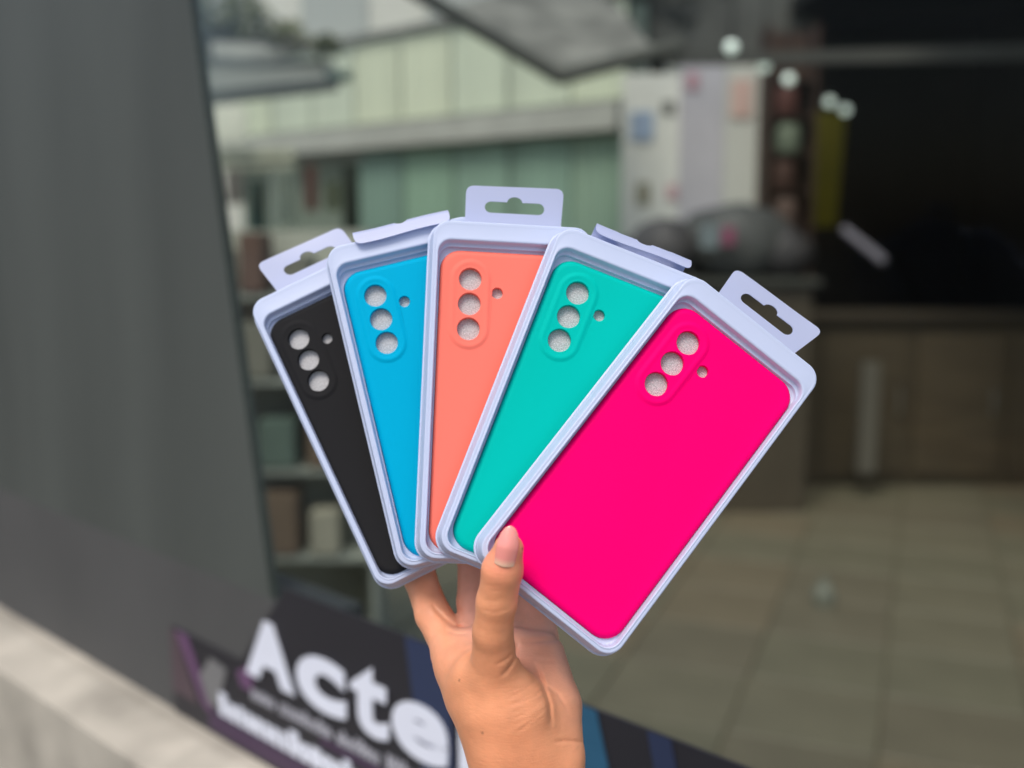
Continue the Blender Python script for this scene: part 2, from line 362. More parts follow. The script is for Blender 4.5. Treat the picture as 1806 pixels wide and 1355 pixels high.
def tree(name, base, top, centres, cols, label, nleaf, size, seed):
    rnd = random.Random(seed); root = empty(name, base); tag(root, label, 'tree'); b = np.array(base)
    t = MB(); t.tube((0, 0, 0), np.array(top) - b, .10, .06, 10)
    for c, r in centres: t.tube(np.array(top) - b, np.array(c) - b, .05, .012, 6)
    t.build('trunk', mat('bark', lin(78, 72, 60), .9, .1, .3, 8, .5, 30), root, True)
    for ci, cc in enumerate(cols):
        V = []; Fc = []
        for i in range(nleaf):
            c, r = rnd.choice(centres); d = np.array([rnd.gauss(0, 1) for _ in range(3)]); d *= rnd.random() ** .4 / np.linalg.norm(d)
            p = np.array(c) - b + d * np.array(r); e1 = np.array([rnd.gauss(0, 1) for _ in range(3)]); e1 /= np.linalg.norm(e1)
            e2 = np.cross(e1, [rnd.gauss(0, 1) for _ in range(3)]); e2 /= np.linalg.norm(e2); s = size * rnd.uniform(.6, 1.3)
            k = len(V); V += [p - e1 * s, p + e2 * s * .45, p + e1 * s, p - e2 * s * .45]; Fc.append((k, k + 1, k + 2, k + 3))
        me = bpy.data.meshes.new('crown'); me.from_pydata([tuple(v) for v in V], [], Fc)
        link('crown', me, mat('leaf', lin(*cc), .6, .3, trans=.25), root, False)
q = at(352, 400, 7.6)
tree('street_tree', (q[0], 7.6, 0), at(356, 60, 7.6),
     [(at(372, 6, 7.4), (.32, .3, .17)), (at(430, 30, 7.5), (.22, .3, .14)), (at(330, -30, 7.6), (.5, .4, .2)), (at(500, 62, 7.8), (.16, .3, .10)), (at(270, 30, 7.6), (.4, .3, .3)), (at(575, 80, 7.6), (.10, .2, .06))],
     [(88, 90, 54), (116, 118, 82)], 'olive leafed tree at the top left beside the pier', 420, .05, 3)
q = at(1180, 400, 8.6)
tree('shade_tree', (q[0] - .1, 8.7, 0), at(1160, 70, 8.7),
     [(at(1105, 10, 8.3), (.42, .3, .16)), (at(1180, 40, 8.3), (.36, .3, .16)), (at(1230, 0, 8.3), (.3, .3, .2)), (at(1090, -20, 8.3), (.3, .3, .15)), (at(1170, -20, 8.2), (.4, .3, .2))],
     [(36, 40, 34), (48, 50, 44)], 'dark leafed tree at the top above the pale display panels', 700, .06, 9)

# right side: pale display panels, goods column, dark room with lamps, counter, cabinet
M_panel = mat('pale_panel', lin(216, 216, 208), .7, .25, .10, 2.0)
board('display_board', 1100, 1196, 130, 420, 7.35, M_panel, 'wide pale display board right of the green sheets', 'panel', .05)
board('display_board', 1202, 1272, 116, 420, 7.3, mat('lilac_panel', lin(184, 181, 187), .7, .25, .12, 2.4), 'pale lilac display board between the wide panel and the narrow one', 'panel', .05)
board('display_board', 1284, 1342, 108, 400, 7.2, mat('cream_panel', lin(194, 194, 186), .7, .25, .08, 2.0), 'narrow cream display board beside the goods column', 'panel', .05)
for x0, x1, y0, y1, c, lab in ((1112, 1152, 196, 248, (150, 166, 188), 'pale blue poster pinned on the wide pale panel'), (1168, 1190, 178, 200, (112, 112, 108), 'small grey poster pinned on the wide pale panel'),
                                (1176, 1194, 326, 352, (196, 160, 164), 'small pink poster low on the wide pale panel'), (1122, 1146, 322, 362, (146, 142, 122), 'olive poster low on the wide pale panel'),
                                (1212, 1232, 128, 158, (182, 140, 150), 'small pink poster at the top of the lilac panel'), (1290, 1326, 140, 208, (196, 166, 156), 'peach poster at the top of the narrow cream panel')):
    Y = 7.335 if x1 < 1200 else (7.285 if x1 < 1280 else 7.185)
    board('poster', x0, x1, y0, y1, Y, mat('poster_print', lin(*c), .6, .3, .12, 9), lab, 'poster', .008)
# goods column
gcx = at(1380, 400, 7.1); gs = empty('goods_column', (gcx[0], 7.1, 0)); tag(gs, 'tall dark brown shelf column beside the narrow cream panel', 'shelf')
M_bs = mat('brown_shelf', lin(66, 50, 42), .7, .3, .2, 6)
MB().box((0, .15, 1.35), (.30, .02, 2.7)).build('back_panel', M_bs, gs)
for sx in (-.15, .15): MB().box((sx, 0, 1.35), (.018, .28, 2.7)).build('side_panel', M_bs, gs)
for k in range(6): MB().box((0, 0, 1.22 + k * .23), (.28, .27, .016)).build('shelf', M_bs, gs)
for k, (c, lab) in enumerate((((84, 68, 50), 'tan jar on the lowest lit shelf of the brown column'), ((100, 82, 74), 'dusky pink tin on the second shelf of the brown column'), ((76, 54, 46), 'brown tin on the third shelf of the brown column'),
                              ((116, 126, 108), 'sage green tin on the fourth shelf of the brown column'), ((92, 58, 52), 'red tin on the top shelf of the brown column'))):
    V, Fc = loft([(rrect(-.07, .07, -.07, .07, .05, 5), 0), (rrect(-.075, .075, -.075, .075, .05, 5), .01), (rrect(-.075, .075, -.075, .075, .05, 5), .14), (rrect(-.06, .06, -.06, .06, .045, 5), .155), (rrect(-.06, .06, -.06, .06, .045, 5), .175)])
    o = mesh('storage_tin', V, Fc, mat('tin', lin(*c), .5, .4, .1, 10), None, True); o.location = (gcx[0] - .03 + .02 * (k % 2), 7.02, 1.229 + k * .23); tag(o, lab, 'tin', 'tins on the brown column')

M_dark = mat('dark_room_shade', lin(26, 25, 24), .9, .1, .2, 3)  # the unlit room's shade is put into this near-black base colour
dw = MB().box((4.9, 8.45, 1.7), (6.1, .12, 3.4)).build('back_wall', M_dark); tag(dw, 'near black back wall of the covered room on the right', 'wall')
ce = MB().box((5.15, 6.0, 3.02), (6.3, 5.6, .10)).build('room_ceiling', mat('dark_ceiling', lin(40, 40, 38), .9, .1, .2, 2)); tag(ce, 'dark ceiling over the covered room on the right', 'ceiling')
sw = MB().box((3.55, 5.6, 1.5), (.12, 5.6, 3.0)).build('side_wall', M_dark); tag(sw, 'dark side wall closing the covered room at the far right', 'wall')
a, b = at(1350, 130, 6.0), at(1900, 85, 6.6)
o = MB().prism([at(1180, 98, 6.3), at(1980, 70, 5.6), at(1980, 104, 5.6), at(1180, 114, 6.3)], (0, .05, 0)).build('ceiling_beam', mat('grey_beam', lin(72, 72, 68), .8, .2, .15, 3)); tag(o, 'long grey beam under the dark ceiling at top right', 'beam')
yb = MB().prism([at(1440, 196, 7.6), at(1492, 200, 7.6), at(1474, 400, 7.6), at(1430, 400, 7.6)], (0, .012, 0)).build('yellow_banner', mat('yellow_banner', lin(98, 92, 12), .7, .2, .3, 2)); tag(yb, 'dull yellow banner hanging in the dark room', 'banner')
lm = bpy.data.materials.new('lamp_glow'); lm.use_nodes = True
lb = lm.node_tree.nodes['Principled BSDF']; lb.inputs['Base Color'].default_value = (.8, .85, .8, 1); lb.inputs['Emission Color'].default_value = (.86, 1, .9, 1); lb.inputs['Emission Strength'].default_value = 0.42
lab_l = ('first from the left', 'second from the left', 'third from the left', 'fourth from the left', 'last on the right')
for k, (x, y, Y) in enumerate(((1290, 83, 5.7), (1348, 117, 6.2), (1391, 140, 6.6), (1463, 180, 7.3), (1491, 194, 7.5))):
    c = at(x, y, Y); lo = empty('pendant_lamp', c); tag(lo, 'small glowing globe lamp under the dark ceiling, %s' % lab_l[k], 'lamp', 'lamps in the dark room')
    bm = bmesh.new(); bmesh.ops.create_uvsphere(bm, u_segments=16, v_segments=10, radius=.032); me = bpy.data.meshes.new('globe'); bm.to_mesh(me); bm.free(); link('globe', me, lm, lo)
    MB().tube((0, 0, .032), (0, 0, 2.97 - c[2]), .005).build('cord', M_dark, lo)
    MB().tube((0, 0, .026), (0, 0, .06), .014, .012).build('socket', M_dark, lo)

# grey counter with wrapped bundles
cb = at(1215, 500, 5.6); ct = empty('display_counter', (cb[0], 5.6, 0)); tag(ct, 'long dark brown counter behind the pink package', 'counter')
M_cnt = mat('counter_brown', lin(70, 62, 49), .5, .4, .12, 5)
MB().box((0, 0, .58), (1.15, .5, 1.16), bev=.01).build('body', M_cnt, ct)
MB().box((0, -.01, 1.18), (1.22, .58, .035), bev=.008).build('worktop', mat('counter_top', lin(66, 66, 60), .4, .4, .1, 5), ct)
board('roof_fascia', 1150, 1440, -60, 100, 8.05, mat('grey_fascia_board', lin(84, 84, 80), .8, .2, .2, 3), 'grey fascia board high above the pale display boards', 'fascia', .05)
def bundle(x, y, Y, w, d, h, c, lab, seed):
    rnd = random.Random(seed); bm = bmesh.new(); bmesh.ops.create_icosphere(bm, subdivisions=3, radius=1)
    for v in bm.verts:
        v.co *= 1 + .08 * math.sin(5 * v.co.x + seed) * math.cos(4 * v.co.y + seed) + rnd.uniform(-.02, .02)
        v.co.x *= w / 2; v.co.y *= d / 2; v.co.z = max(v.co.z, -.75) * h / 1.75 + h * .43
    me = bpy.data.meshes.new('wrapped_bundle'); bm.to_mesh(me); bm.free()
    q = at(x, y, Y); o = link('wrapped_bundle', me, mat('wrap', lin(*c), .6, .35, .25, 7), None, True, 0); o.location = (q[0], Y, 1.1985); tag(o, lab, 'bundle', 'bundles on the counter')
bundle(1170, 400, 5.55, .34, .4, .30, (70, 68, 68), 'dark grey wrapped bundle at the left end of the counter', 2)
bundle(1300, 400, 5.6, .62, .42, .37, (70, 71, 69), 'tall grey wrapped bundle in the middle of the counter', 5)
bundle(1375, 400, 5.6, .36, .4, .26, (56, 54, 54), 'low charcoal wrapped bundle at the right end of the counter', 8)
board('price_card', 1274, 1296, 400, 434, 5.33, mat('pink_card', lin(132, 74, 96), .6, .3), 'small dusky pink card standing on the dark counter', 'card', .01).location.z += 0
board('grey_card', 1236, 1268, 396, 440, 5.33, mat('bluegrey_card', lin(112, 122, 124), .6, .3), 'small blue grey card standing on the dark counter', 'card', .01)
br = MB().tube(at(1488, 404, 5.2), at(1560, 462, 5.0), .022, .022, 8).build('white_rod', mat('dull_white', lin(104, 100, 106), .6, .3), None, True); tag(br, 'pale rod leaning in the dark at the right', 'rod')

cc = at(1500, 700, 6.15); cab = empty('brown_cabinet', (cc[0], 6.15, 0)); tag(cab, 'long low brown wooden cabinet on the tiles at the right', 'cabinet')
M_cab = mat('brown_wood', lin(76, 66, 50), .6, .3, .22, 3, stretch=(1, 1, 6)); M_cab2 = mat('brown_wood_dark', lin(70, 61, 46), .6, .3, .22, 3, stretch=(1, 1, 6))
MB().box((0, 0, .47), (2.6, .45, .92), bev=.01).build('body', M_cab2, cab)
MB().box((0, -.02, .95), (2.68, .52, .035), bev=.008).build('top', mat('darkened_wood_top', lin(56, 49, 38), .6, .3, .2, 3), cab)  # top coloured darker to offset the skylight landing on it
for k in range(5):
    dr = MB().box((-1.04 + k * .52, -.237, .47), (.48, .022, .80), bev=.006).build('door', M_cab if k % 2 else M_cab2, cab)
    h = MB().tube((-1.04 + k * .52 + .19, -.262, .42), (-1.04 + k * .52 + .19, -.262, .56), .008).build('handle', mat('dull_metal', lin(120, 118, 110), .4, .5, metal=.5), dr)
board('pale_post', 1522, 1545, 640, 836, 5.6, mat('pale_post', lin(92, 88, 78), .7, .3), 'pale slim upright post in front of the brown cabinet', 'post', .06)
jar_c = at(1452, 1075, 4.0)
V, Fc = loft([(rrect(-.04, .04, -.04, .04, .035, 5), 0), (rrect(-.042, .042, -.042, .042, .035, 5), .05), (rrect(-.02, .02, -.02, .02, .018, 5), .08), (rrect(-.02, .02, -.02, .02, .018, 5), .1)])
o = mesh('paper_cup', V, Fc, mat('cup_paper', lin(108, 110, 98), .6, .3), None, True); o.location = (jar_c[0], 4.0, .008); tag(o, 'small pale cup left on the tiles at the lower right', 'cup')

# ================================================================== THE PACKAGES
FWd, FHt, DP = 42.84, 90.43, 15.8          # half width and height of the front face, depth (mm)
POSE = {   # rotation (columns x, y, z in camera frame: right, down, forward) and centre in mm
 'black': ([[0.89613, -0.44326, -0.02176], [-0.44059, -0.88271, -0.1634], [0.05321, 0.15601, -0.98632]], [-74.35, 14.99, 612.6]),
 'blue': ([[0.96932, -0.24405, 0.0293], [-0.23925, -0.96408, -0.11534], [0.0564, 0.10479, -0.99289]], [-40.517, 2.046, 591.938]),
 'coral': ([[0.99569, 0.03345, 0.08654], [0.04431, -0.99095, -0.1267], [0.08152, 0.12999, -0.98816]], [-2.399, 2.551, 575.078]),
 'teal': ([[0.93062, 0.35835, 0.07442], [0.36536, -0.92156, -0.13128], [0.02154, 0.14936, -0.98855]], [34.119, 14.324, 559.022]),
 'pink': ([[0.78174, 0.61638, 0.09462], [0.62359, -0.77202, -0.12295], [-0.00274, 0.15512, -0.98789]], [70.957, 38.797, 540.976])}

def plastic(name, base, trans, rough):
    m = mat(name, base, rough, 0.5, 0.0, trans=trans)
    b = m.node_tree.nodes['Principled BSDF']; n = m.node_tree.nodes; l = m.node_tree.links
    t = n.new('ShaderNodeTexNoise'); t.inputs['Scale'].default_value = 35; t.inputs['Detail'].default_value = 3
    tc = n.new('ShaderNodeTexCoord'); l.new(tc.outputs['Object'], t.inputs['Vector'])
    bp = n.new('ShaderNodeBump'); bp.inputs['Strength'].default_value = .12; bp.inputs['Distance'].default_value = .002
    l.new(t.outputs['Fac'], bp.inputs['Height']); l.new(bp.outputs[0], b.inputs['Normal'])
    return m
M_tray = plastic('frosted_plastic', (.62, .70, .90, 1), .18, .42)
M_film = plastic('frosted_film', (.60, .65, .84, 1), .35, .38)

def tray_mesh():
    k = 8
    def outer(o, r): return rrect(-FWd - o, FWd + o, -FHt - o, FHt + o, r, k)
    def inner(l_, rr, b, t, r): return rrect(-l_, rr, -b, t, r, k)
    L = [(outer(2.2, 10.5), -DP), (outer(3.0, 11.3), -DP + .15), (outer(3.0, 11.3), -DP + .85), (outer(2.8, 11.1), -DP + 1.05), (outer(2.05, 10.4), -DP + 1.15),
         (outer(1.75, 10.2), -10.0), (outer(1.70, 10.2), -9.6), (outer(1.30, 9.8), -9.2), (outer(1.25, 9.7), -8.8), (outer(.95, 9.5), -5.2), (outer(.92, 9.5), -4.9), (outer(.62, 9.2), -4.5),
         (outer(.35, 9.0), -1.3), (outer(.22, 8.9), -.55), (outer(-.05, 8.7), -.15), (outer(-.45, 8.4), 0.0),
         (inner(41.35, 41.6, 89.1, 88.6, 8.0), -.22), (inner(41.15, 41.4, 88.9, 88.3, 7.9), -.22),
         (inner(40.95, 41.2, 88.75, 81.6, 7.8), -.05), (inner(40.5, 40.8, 88.35, 80.9, 7.5), 0.12), (inner(40.05, 40.35, 87.95, 80.2, 7.1), -.12), (inner(39.9, 40.2, 87.8, 79.9, 7.0), -.55),
         (inner(39.82, 40.12, 87.68, 79.3, 6.9), -3.6), (inner(39.78, 40.08, 87.62, 79.1, 6.85), -4.1), (inner(39.7, 40.0, 87.55, 77.6, 6.8), -4.6), (inner(39.66, 39.96, 87.5, 77.4, 6.75), -4.55), (inner(39.6, 39.9, 87.4, 77.2, 6.7), -4.8),  (inner(39.5, 39.8, 87.3, 77.0, 6.7), -6.4), (inner(39.4, 39.7, 87.2, 76.8, 7.0), -6.7), (inner(38.7, 38.9, 86.3, 75.1, 10.2), -6.8), (inner(38.6, 38.8, 86.2, 75.0, 10.1), -14.6), (inner(38.2, 38.4, 85.8, 74.6, 9.8), -14.8)]
    V, Fc = loft(L); V = np.array(V) / 1000
    me = bpy.data.meshes.new('tray'); me.from_pydata([tuple(v) for v in V], [], Fc)
    bm = bmesh.new(); bm.from_mesh(me); bmesh.ops.recalc_face_normals(bm, faces=bm.faces); bm.to_mesh(me); bm.free()
    me.materials.append(M_tray); me.shade_smooth(); me.set_sharp_from_angle(angle=R_(50)); return me
TRAY = tray_mesh()

def slot_outline(cx, cy, w, h, bump_w, bump_h, n=8):
    """euro slot: a long pill with a round bump on its upper side"""
    r = h / 2; P = []
    for i in range(n + 1): a = R_(-90 + 180 * i / n); P.append((cx + w / 2 - r + r * math.cos(a), cy + r * math.sin(a)))
    for i in range(n + 1):
        a = math.pi * i / n; P.append((cx + bump_w / 2 * math.cos(a) * (1 - .12 * math.sin(a)), cy + r + bump_h * math.sin(a) ** .8))
    for i in range(n + 1): a = R_(90 + 180 * i / n); P.append((cx - w / 2 + r + r * math.cos(a), cy + r * math.sin(a)))
    return P

def inside(p, poly):
    c = False; j = len(poly) - 1
    for i in range(len(poly)):
        if (poly[i][1] > p[1]) != (poly[j][1] > p[1]) and p[0] < (poly[j][0] - poly[i][0]) * (p[1] - poly[i][1]) / (poly[j][1] - poly[i][1]) + poly[i][0]: c = not c
        j = i
    return c

def tab_mesh(fn, bl=-25.8, br=28.0, tl=-25.8, tr=29.3, s1=22.8, rc=4.8):
    """tab outline in (x, s), s from the hinge; fn bends (x, s) into the package's space"""
    out = []
    def fillet(p, a, b, r, n=6):
        p, a, b = map(np.array, (p, a, b)); u = (a - p) / np.linalg.norm(a - p); w = (b - p) / np.linalg.norm(b - p)
        for i in range(n + 1):
            t = i / n; out.append(tuple((1 - t) ** 2 * (p + u * r) + 2 * t * (1 - t) * p + t ** 2 * (p + w * r)))
    out += [(bl - 5, -1.0), (br + 5, -1.0), (br + 4.0, .6)]
    fillet((br, .6), (br + 4, .6), (tr, s1), 2.2)
    fillet((tr, s1), (br, .6), (tl, s1), rc); fillet((tl, s1), (tr, s1), (bl, .6), rc)
    fillet((bl, .6), (tl, s1), (bl - 4, .6), 2.2); out.append((bl - 4.0, .6))
    hole = slot_outline((bl + br) / 2 + .6, 10.6, 33.5, 6.6, 8.6, 3.1)
    # resample straight outline runs so that the bend is smooth
    def res(P, step=1.6):
        Q = []
        for i in range(len(P)):
            a, b = np.array(P[i]), np.array(P[(i + 1) % len(P)]); m = max(1, int(np.linalg.norm(b - a) / step))
            for k in range(m): Q.append(tuple(a + (b - a) * k / m))
        return Q
    out, hole = res(out), res(hole)
    pts = [Vector(p) for p in out + hole]
    E_ = [(i, (i + 1) % len(out)) for i in range(len(out))] + [(len(out) + i, len(out) + (i + 1) % len(hole)) for i in range(len(hole))]
    for x in np.arange(-34, 37, 2.0):
        for y in np.arange(0, s1, 1.3):
            p = (x + .013, y + .017)
            if inside(p, out) and not inside(p, hole) and min((p[0] - q[0]) ** 2 + (p[1] - q[1]) ** 2 for q in out + hole) > .5: pts.append(Vector(p))
    vs, es, fs, *_ = geometry.delaunay_2d_cdt(pts, E_, [], 0, 1e-4)
    Fc = []
    for f in fs:
        c = (sum(vs[i].x for i in f) / len(f), sum(vs[i].y for i in f) / len(f))
        if inside(c, out) and not inside(c, hole): Fc.append(tuple(f))
    V = [np.array(fn(v.x, v.y)) / 1000 for v in vs]
    return V, Fc

def poly_bend(prof, lean=0.0, xw=0.0):
    P = [np.array(p, float) for p in prof]
    # smooth the profile by corner cutting
    for _ in range(3):
        Q = [P[0]]
        for a, b in zip(P[:-1], P[1:]): Q += [a * .75 + b * .25, a * .25 + b * .75]
        P = Q + [P[-1]]
    L = [0.0]
    for a, b in zip(P[:-1], P[1:]): L.append(L[-1] + np.linalg.norm(b - a))
    def fn(x, s):
        if s <= 0: return (x, P[0][0] + s, P[0][1])
        s2 = min(s * L[-1] / 22.8, L[-1]); i = max(j for j in range(len(L)) if L[j] <= s2 + 1e-9); i = min(i, len(P) - 2)
        t = (s2 - L[i]) / (L[i + 1] - L[i]); q = P[i] + (P[i + 1] - P[i]) * t
        return (x + lean * s2, q[0] + xw * math.sin(x * .11) * s / 22.8, q[1])
    return fn
HB = FHt + 3.0
def flat(lean, ky, tilt, curl=0.0):
    def fn(x, s):
        sp = max(s, 0)
        return (x + lean * sp, HB + s + ky * (x - 1.3) * sp / 22.8, -DP + .5 - tilt * sp + curl * (sp / 22.8) ** 2 * (1 + .5 * math.sin(x * .09)))
    return fn
TABS = {'black': (flat(-.22, -.02, .06, -.8), {}),
        'blue': (poly_bend([(HB, -DP + .5), (94.5, -9.5), (96.2, -2.5), (95.6, 1.6), (91.5, 2.4), (88.2, 3.4)], 0, .5), {}),
        'coral': (flat(0.0, .018, .03, .4), {}),
        'teal': (poly_bend([(HB, -DP + .5), (98.4, -13.0), (101.0, -7.4), (97.6, -2.6), (93.0, .8)], .02, .5), {}),
        'pink': (flat(.14, .05, .24, -1.0), {'tl': -27.6, 'tr': 30.6, 'bl': -24.2, 'br': 26.6})}

# ---- phone case geometry (case frame: centre of the back, z = 0 on its flat back)
CW, CH = 39.2, 81.5
HX, HY = -22.55, 65.0
def circ(cx, cy, r, n=40): return [(cx + r * math.cos(2 * math.pi * i / n), cy + r * math.sin(2 * math.pi * i / n)) for i in range(n)]
def pill(cx, y0, y1, r, n=20):
    P = [(cx + r * math.cos(math.pi * i / n), y1 + r * math.sin(math.pi * i / n)) for i in range(n + 1)]
    return P + [(cx - r * math.cos(math.pi * i / n), y0 - r * math.sin(math.pi * i / n)) for i in range(n + 1)]

def case_mesh(hx):
    bm = bmesh.new()
    def loop(P, z): return [bm.verts.new((p[0] / 1000, p[1] / 1000, z / 1000)) for p in P]
    def strip(a, b):
        n = len(a)
        for i in range(n): bm.faces.new((a[i], a[(i + 1) % n], b[(i + 1) % n], b[i]))
    def fill(loops):
        for t in geometry.tessellate_polygon([[v.co.copy() for v in L] for L in loops]):
            flatv = [v for L in loops for v in L]
            try: bm.faces.new([flatv[i] for i in t])
            except ValueError: pass
    def orr(o, r): return rrect(-CW + o, CW - o, -CH + o, CH - o, r, 8)
    prof = [(1.6, 9.6, -9.6), (.7, 10.3, -9.3), (.25, 10.8, -8.4), (0, 11, -6.5), (0, 11, -4.0), (.12, 10.9, -2.9), (.5, 10.6, -1.85), (1.1, 10.1, -1.0), (1.9, 9.5, -.42), (2.8, 8.8, -.10), (3.4, 8.3, -.01), (3.6, 8.1, 0)]
    Ls = [loop(orr(o, r), z) for o, r, z in prof]
    for a, b in zip(Ls[:-1], Ls[1:]): strip(a, b)
    pc = hx + .1
    y1, y0 = HY, HY - 2 * 13.7
    pr = [(11.75, 0), (11.65, .005), (11.3, .07), (10.8, .25), (10.2, .50), (9.7, .66), (9.2, .70), (8.7, .67), (8.1, .56), (7.6, .48), (7.3, .46)]
    PL = [loop(pill(pc, y0, y1, r), z) for r, z in pr]
    for a, b in zip(PL[:-1], PL[1:]): strip(a, b)
    def hole(cx, cy, r, ztop):
        q = [loop(circ(cx, cy, rr), z) for rr, z in ((r + .42, ztop), (r + .38, ztop), (r + .12, ztop - .10), (r, ztop - .36), (r, -3.0), (r + .1, -3.25))]
        for a, b in zip(q[:-1], q[1:]): strip(a, b)
        return q[0]
    hs = [hole(hx, HY - 13.7 * i, 6.12, .46) for i in range(3)]
    fh = hole(hx + 14.9, HY - 7.0, 3.02, 0)
    fill([Ls[-1], PL[0], fh]); fill([PL[-1]] + hs)
    bmesh.ops.recalc_face_normals(bm, faces=bm.faces)
    me = bpy.data.meshes.new('phone_case'); bm.to_mesh(me); bm.free()
    me.shade_smooth(); me.set_sharp_from_angle(angle=R_(60)); return me

def button_mesh(y0, y1):
    bm = bmesh.new(); V, Fc = loft([(rrect(-.9, .9, y0, y1, .8, 4), -7.2), (rrect(-.9, .9, y0, y1, .8, 4), -4.2), (rrect(-.6, .6, y0 + .4, y1 - .4, .5, 4), -3.8)])
    me = bpy.data.meshes.new('side_button'); me.from_pydata([(v[0] / 1000, v[1] / 1000, v[2] / 1000) for v in V], [], Fc)
    return me

def silicone(name, base):
    m = mat(name, base, .6, .035, 0, bump=.05, bscale=2500)
    return m
CASES = {'black': (silicone('black_silicone', (.020, .020, .021, 1)), -1.8, .3, -1.15),
         'blue': (silicone('blue_silicone', (.0, .40, .64, 1)), 1.1, -.8, 0),
         'coral': (silicone('coral_silicone', (.95, .205, .150, 1)), .85, -.3, 0),
         'teal': (silicone('teal_silicone', (.0, .505, .425, 1)), .9, 0, 0),
         'pink': (silicone('pink_silicone', (1.0, .0, .165, 1)), .8, .9, 0)}
# speckled packing foam
fm = bpy.data.materials.new('grey_foam'); fm.use_nodes = True
n = fm.node_tree.nodes; l = fm.node_tree.links; b = n['Principled BSDF']; b.inputs['Roughness'].default_value = .8; b.inputs['Specular IOR Level'].default_value = .5
tc = n.new('ShaderNodeTexCoord'); t = n.new('ShaderNodeTexNoise'); t.inputs['Scale'].default_value = 1500; t.inputs['Detail'].default_value = 3; l.new(tc.outputs['Object'], t.inputs['Vector'])
rp = n.new('ShaderNodeValToRGB'); rp.color_ramp.elements[0].position = .36; rp.color_ramp.elements[0].color = (.36, .36, .365, 1); rp.color_ramp.elements[1].position = .68; rp.color_ramp.elements[1].color = (.66, .66, .67, 1)
l.new(t.outputs['Fac'], rp.inputs[0]); l.new(rp.outputs[0], b.inputs['Base Color'])
bp = n.new('ShaderNodeBump'); bp.inputs['Strength'].default_value = .5; bp.inputs['Distance'].default_value = .0006; l.new(t.outputs['Fac'], bp.inputs['Height']); l.new(bp.outputs[0], b.inputs['Normal'])

words = {'black': ('black', 'at the back of the fan, leftmost'), 'blue': ('sky blue', 'second from the left in the fan'), 'coral': ('coral orange', 'upright in the middle of the fan'),
         'teal': ('turquoise green', 'behind the pink one in the fan'), 'pink': ('hot pink', 'in front, under the thumb')}
tabw = {'black': 'hang tab upright', 'blue': 'hang tab folded forward', 'coral': 'hang tab upright', 'teal': 'hang tab curled forward', 'pink': 'hang tab bent back'}
A4 = Matrix(((RT[0], DN[0], FW[0], CAM[0]), (RT[1], DN[1], FW[1], CAM[1]), (RT[2], DN[2], FW[2], CAM[2]), (0, 0, 0, 1)))
for key, (Rm, t3) in POSE.items():
    M = A4 @ Matrix([[Rm[i][0], Rm[i][1], Rm[i][2], t3[i] / 1000] for i in range(3)] + [[0, 0, 0, 1]])
    nm, pos = words[key]
    pk = empty('case_package', (0, 0, 0)); pk.matrix_world = M
    tag(pk, 'frosted white plastic package holding the %s phone case, %s' % (nm, tabw[key]), 'package', 'packages fanned out in the hand')
    tr_ = bpy.data.objects.new('tray', TRAY); COL.objects.link(tr_); tr_.parent = pk
    fn, kw = TABS[key]; V, Fc = tab_mesh(fn, **kw)
    tb = mesh('hang_tab', V, Fc, M_film, pk, True, 0)
    so = tb.modifiers.new('thickness', 'SOLIDIFY'); so.thickness = .00045; so.offset = 0; sharp(tb)
    m, dx, dy, dh = CASES[key]
    me = case_mesh(HX + dh); me.materials.append(m)
    ca_ = bpy.data.objects.new('phone_case', me); COL.objects.link(ca_)
    ca_.matrix_world = M @ Matrix.Translation(((.1 + (dx if key == 'black' else dx * .6)) / 1000, (-5.35 + dy * .8) / 1000, -.0037))
    tag(ca_, '%s silicone phone case with camera holes %s' % (nm, pos), 'phone case', 'phone cases in the packages')
    for y0, y1 in ((22, 44), (6, 16)):
        bo = bpy.data.objects.new('side_button', button_mesh(y0, y1)); bo.data.materials.append(m); COL.objects.link(bo); bo.parent = ca_; bo.location = (-CW / 1000, 0, 0)
    V, Fc = loft([(rrect(-36.5, 36.5, -79, 79, 8, 4), -6.4), (rrect(-36.5, 36.5, -79, 79, 8, 4), -3.7), (rrect(-36.2, 36.2, -78.7, 78.7, 8, 4), -3.35)])
    fo = mesh('foam_sheet', np.array(V) / 1000, Fc, fm); fo.matrix_world = ca_.matrix_world.copy()
    tag(fo, 'speckled grey foam sheet seen through the camera holes of the %s phone case' % nm, 'foam', 'foam sheets inside the cases')

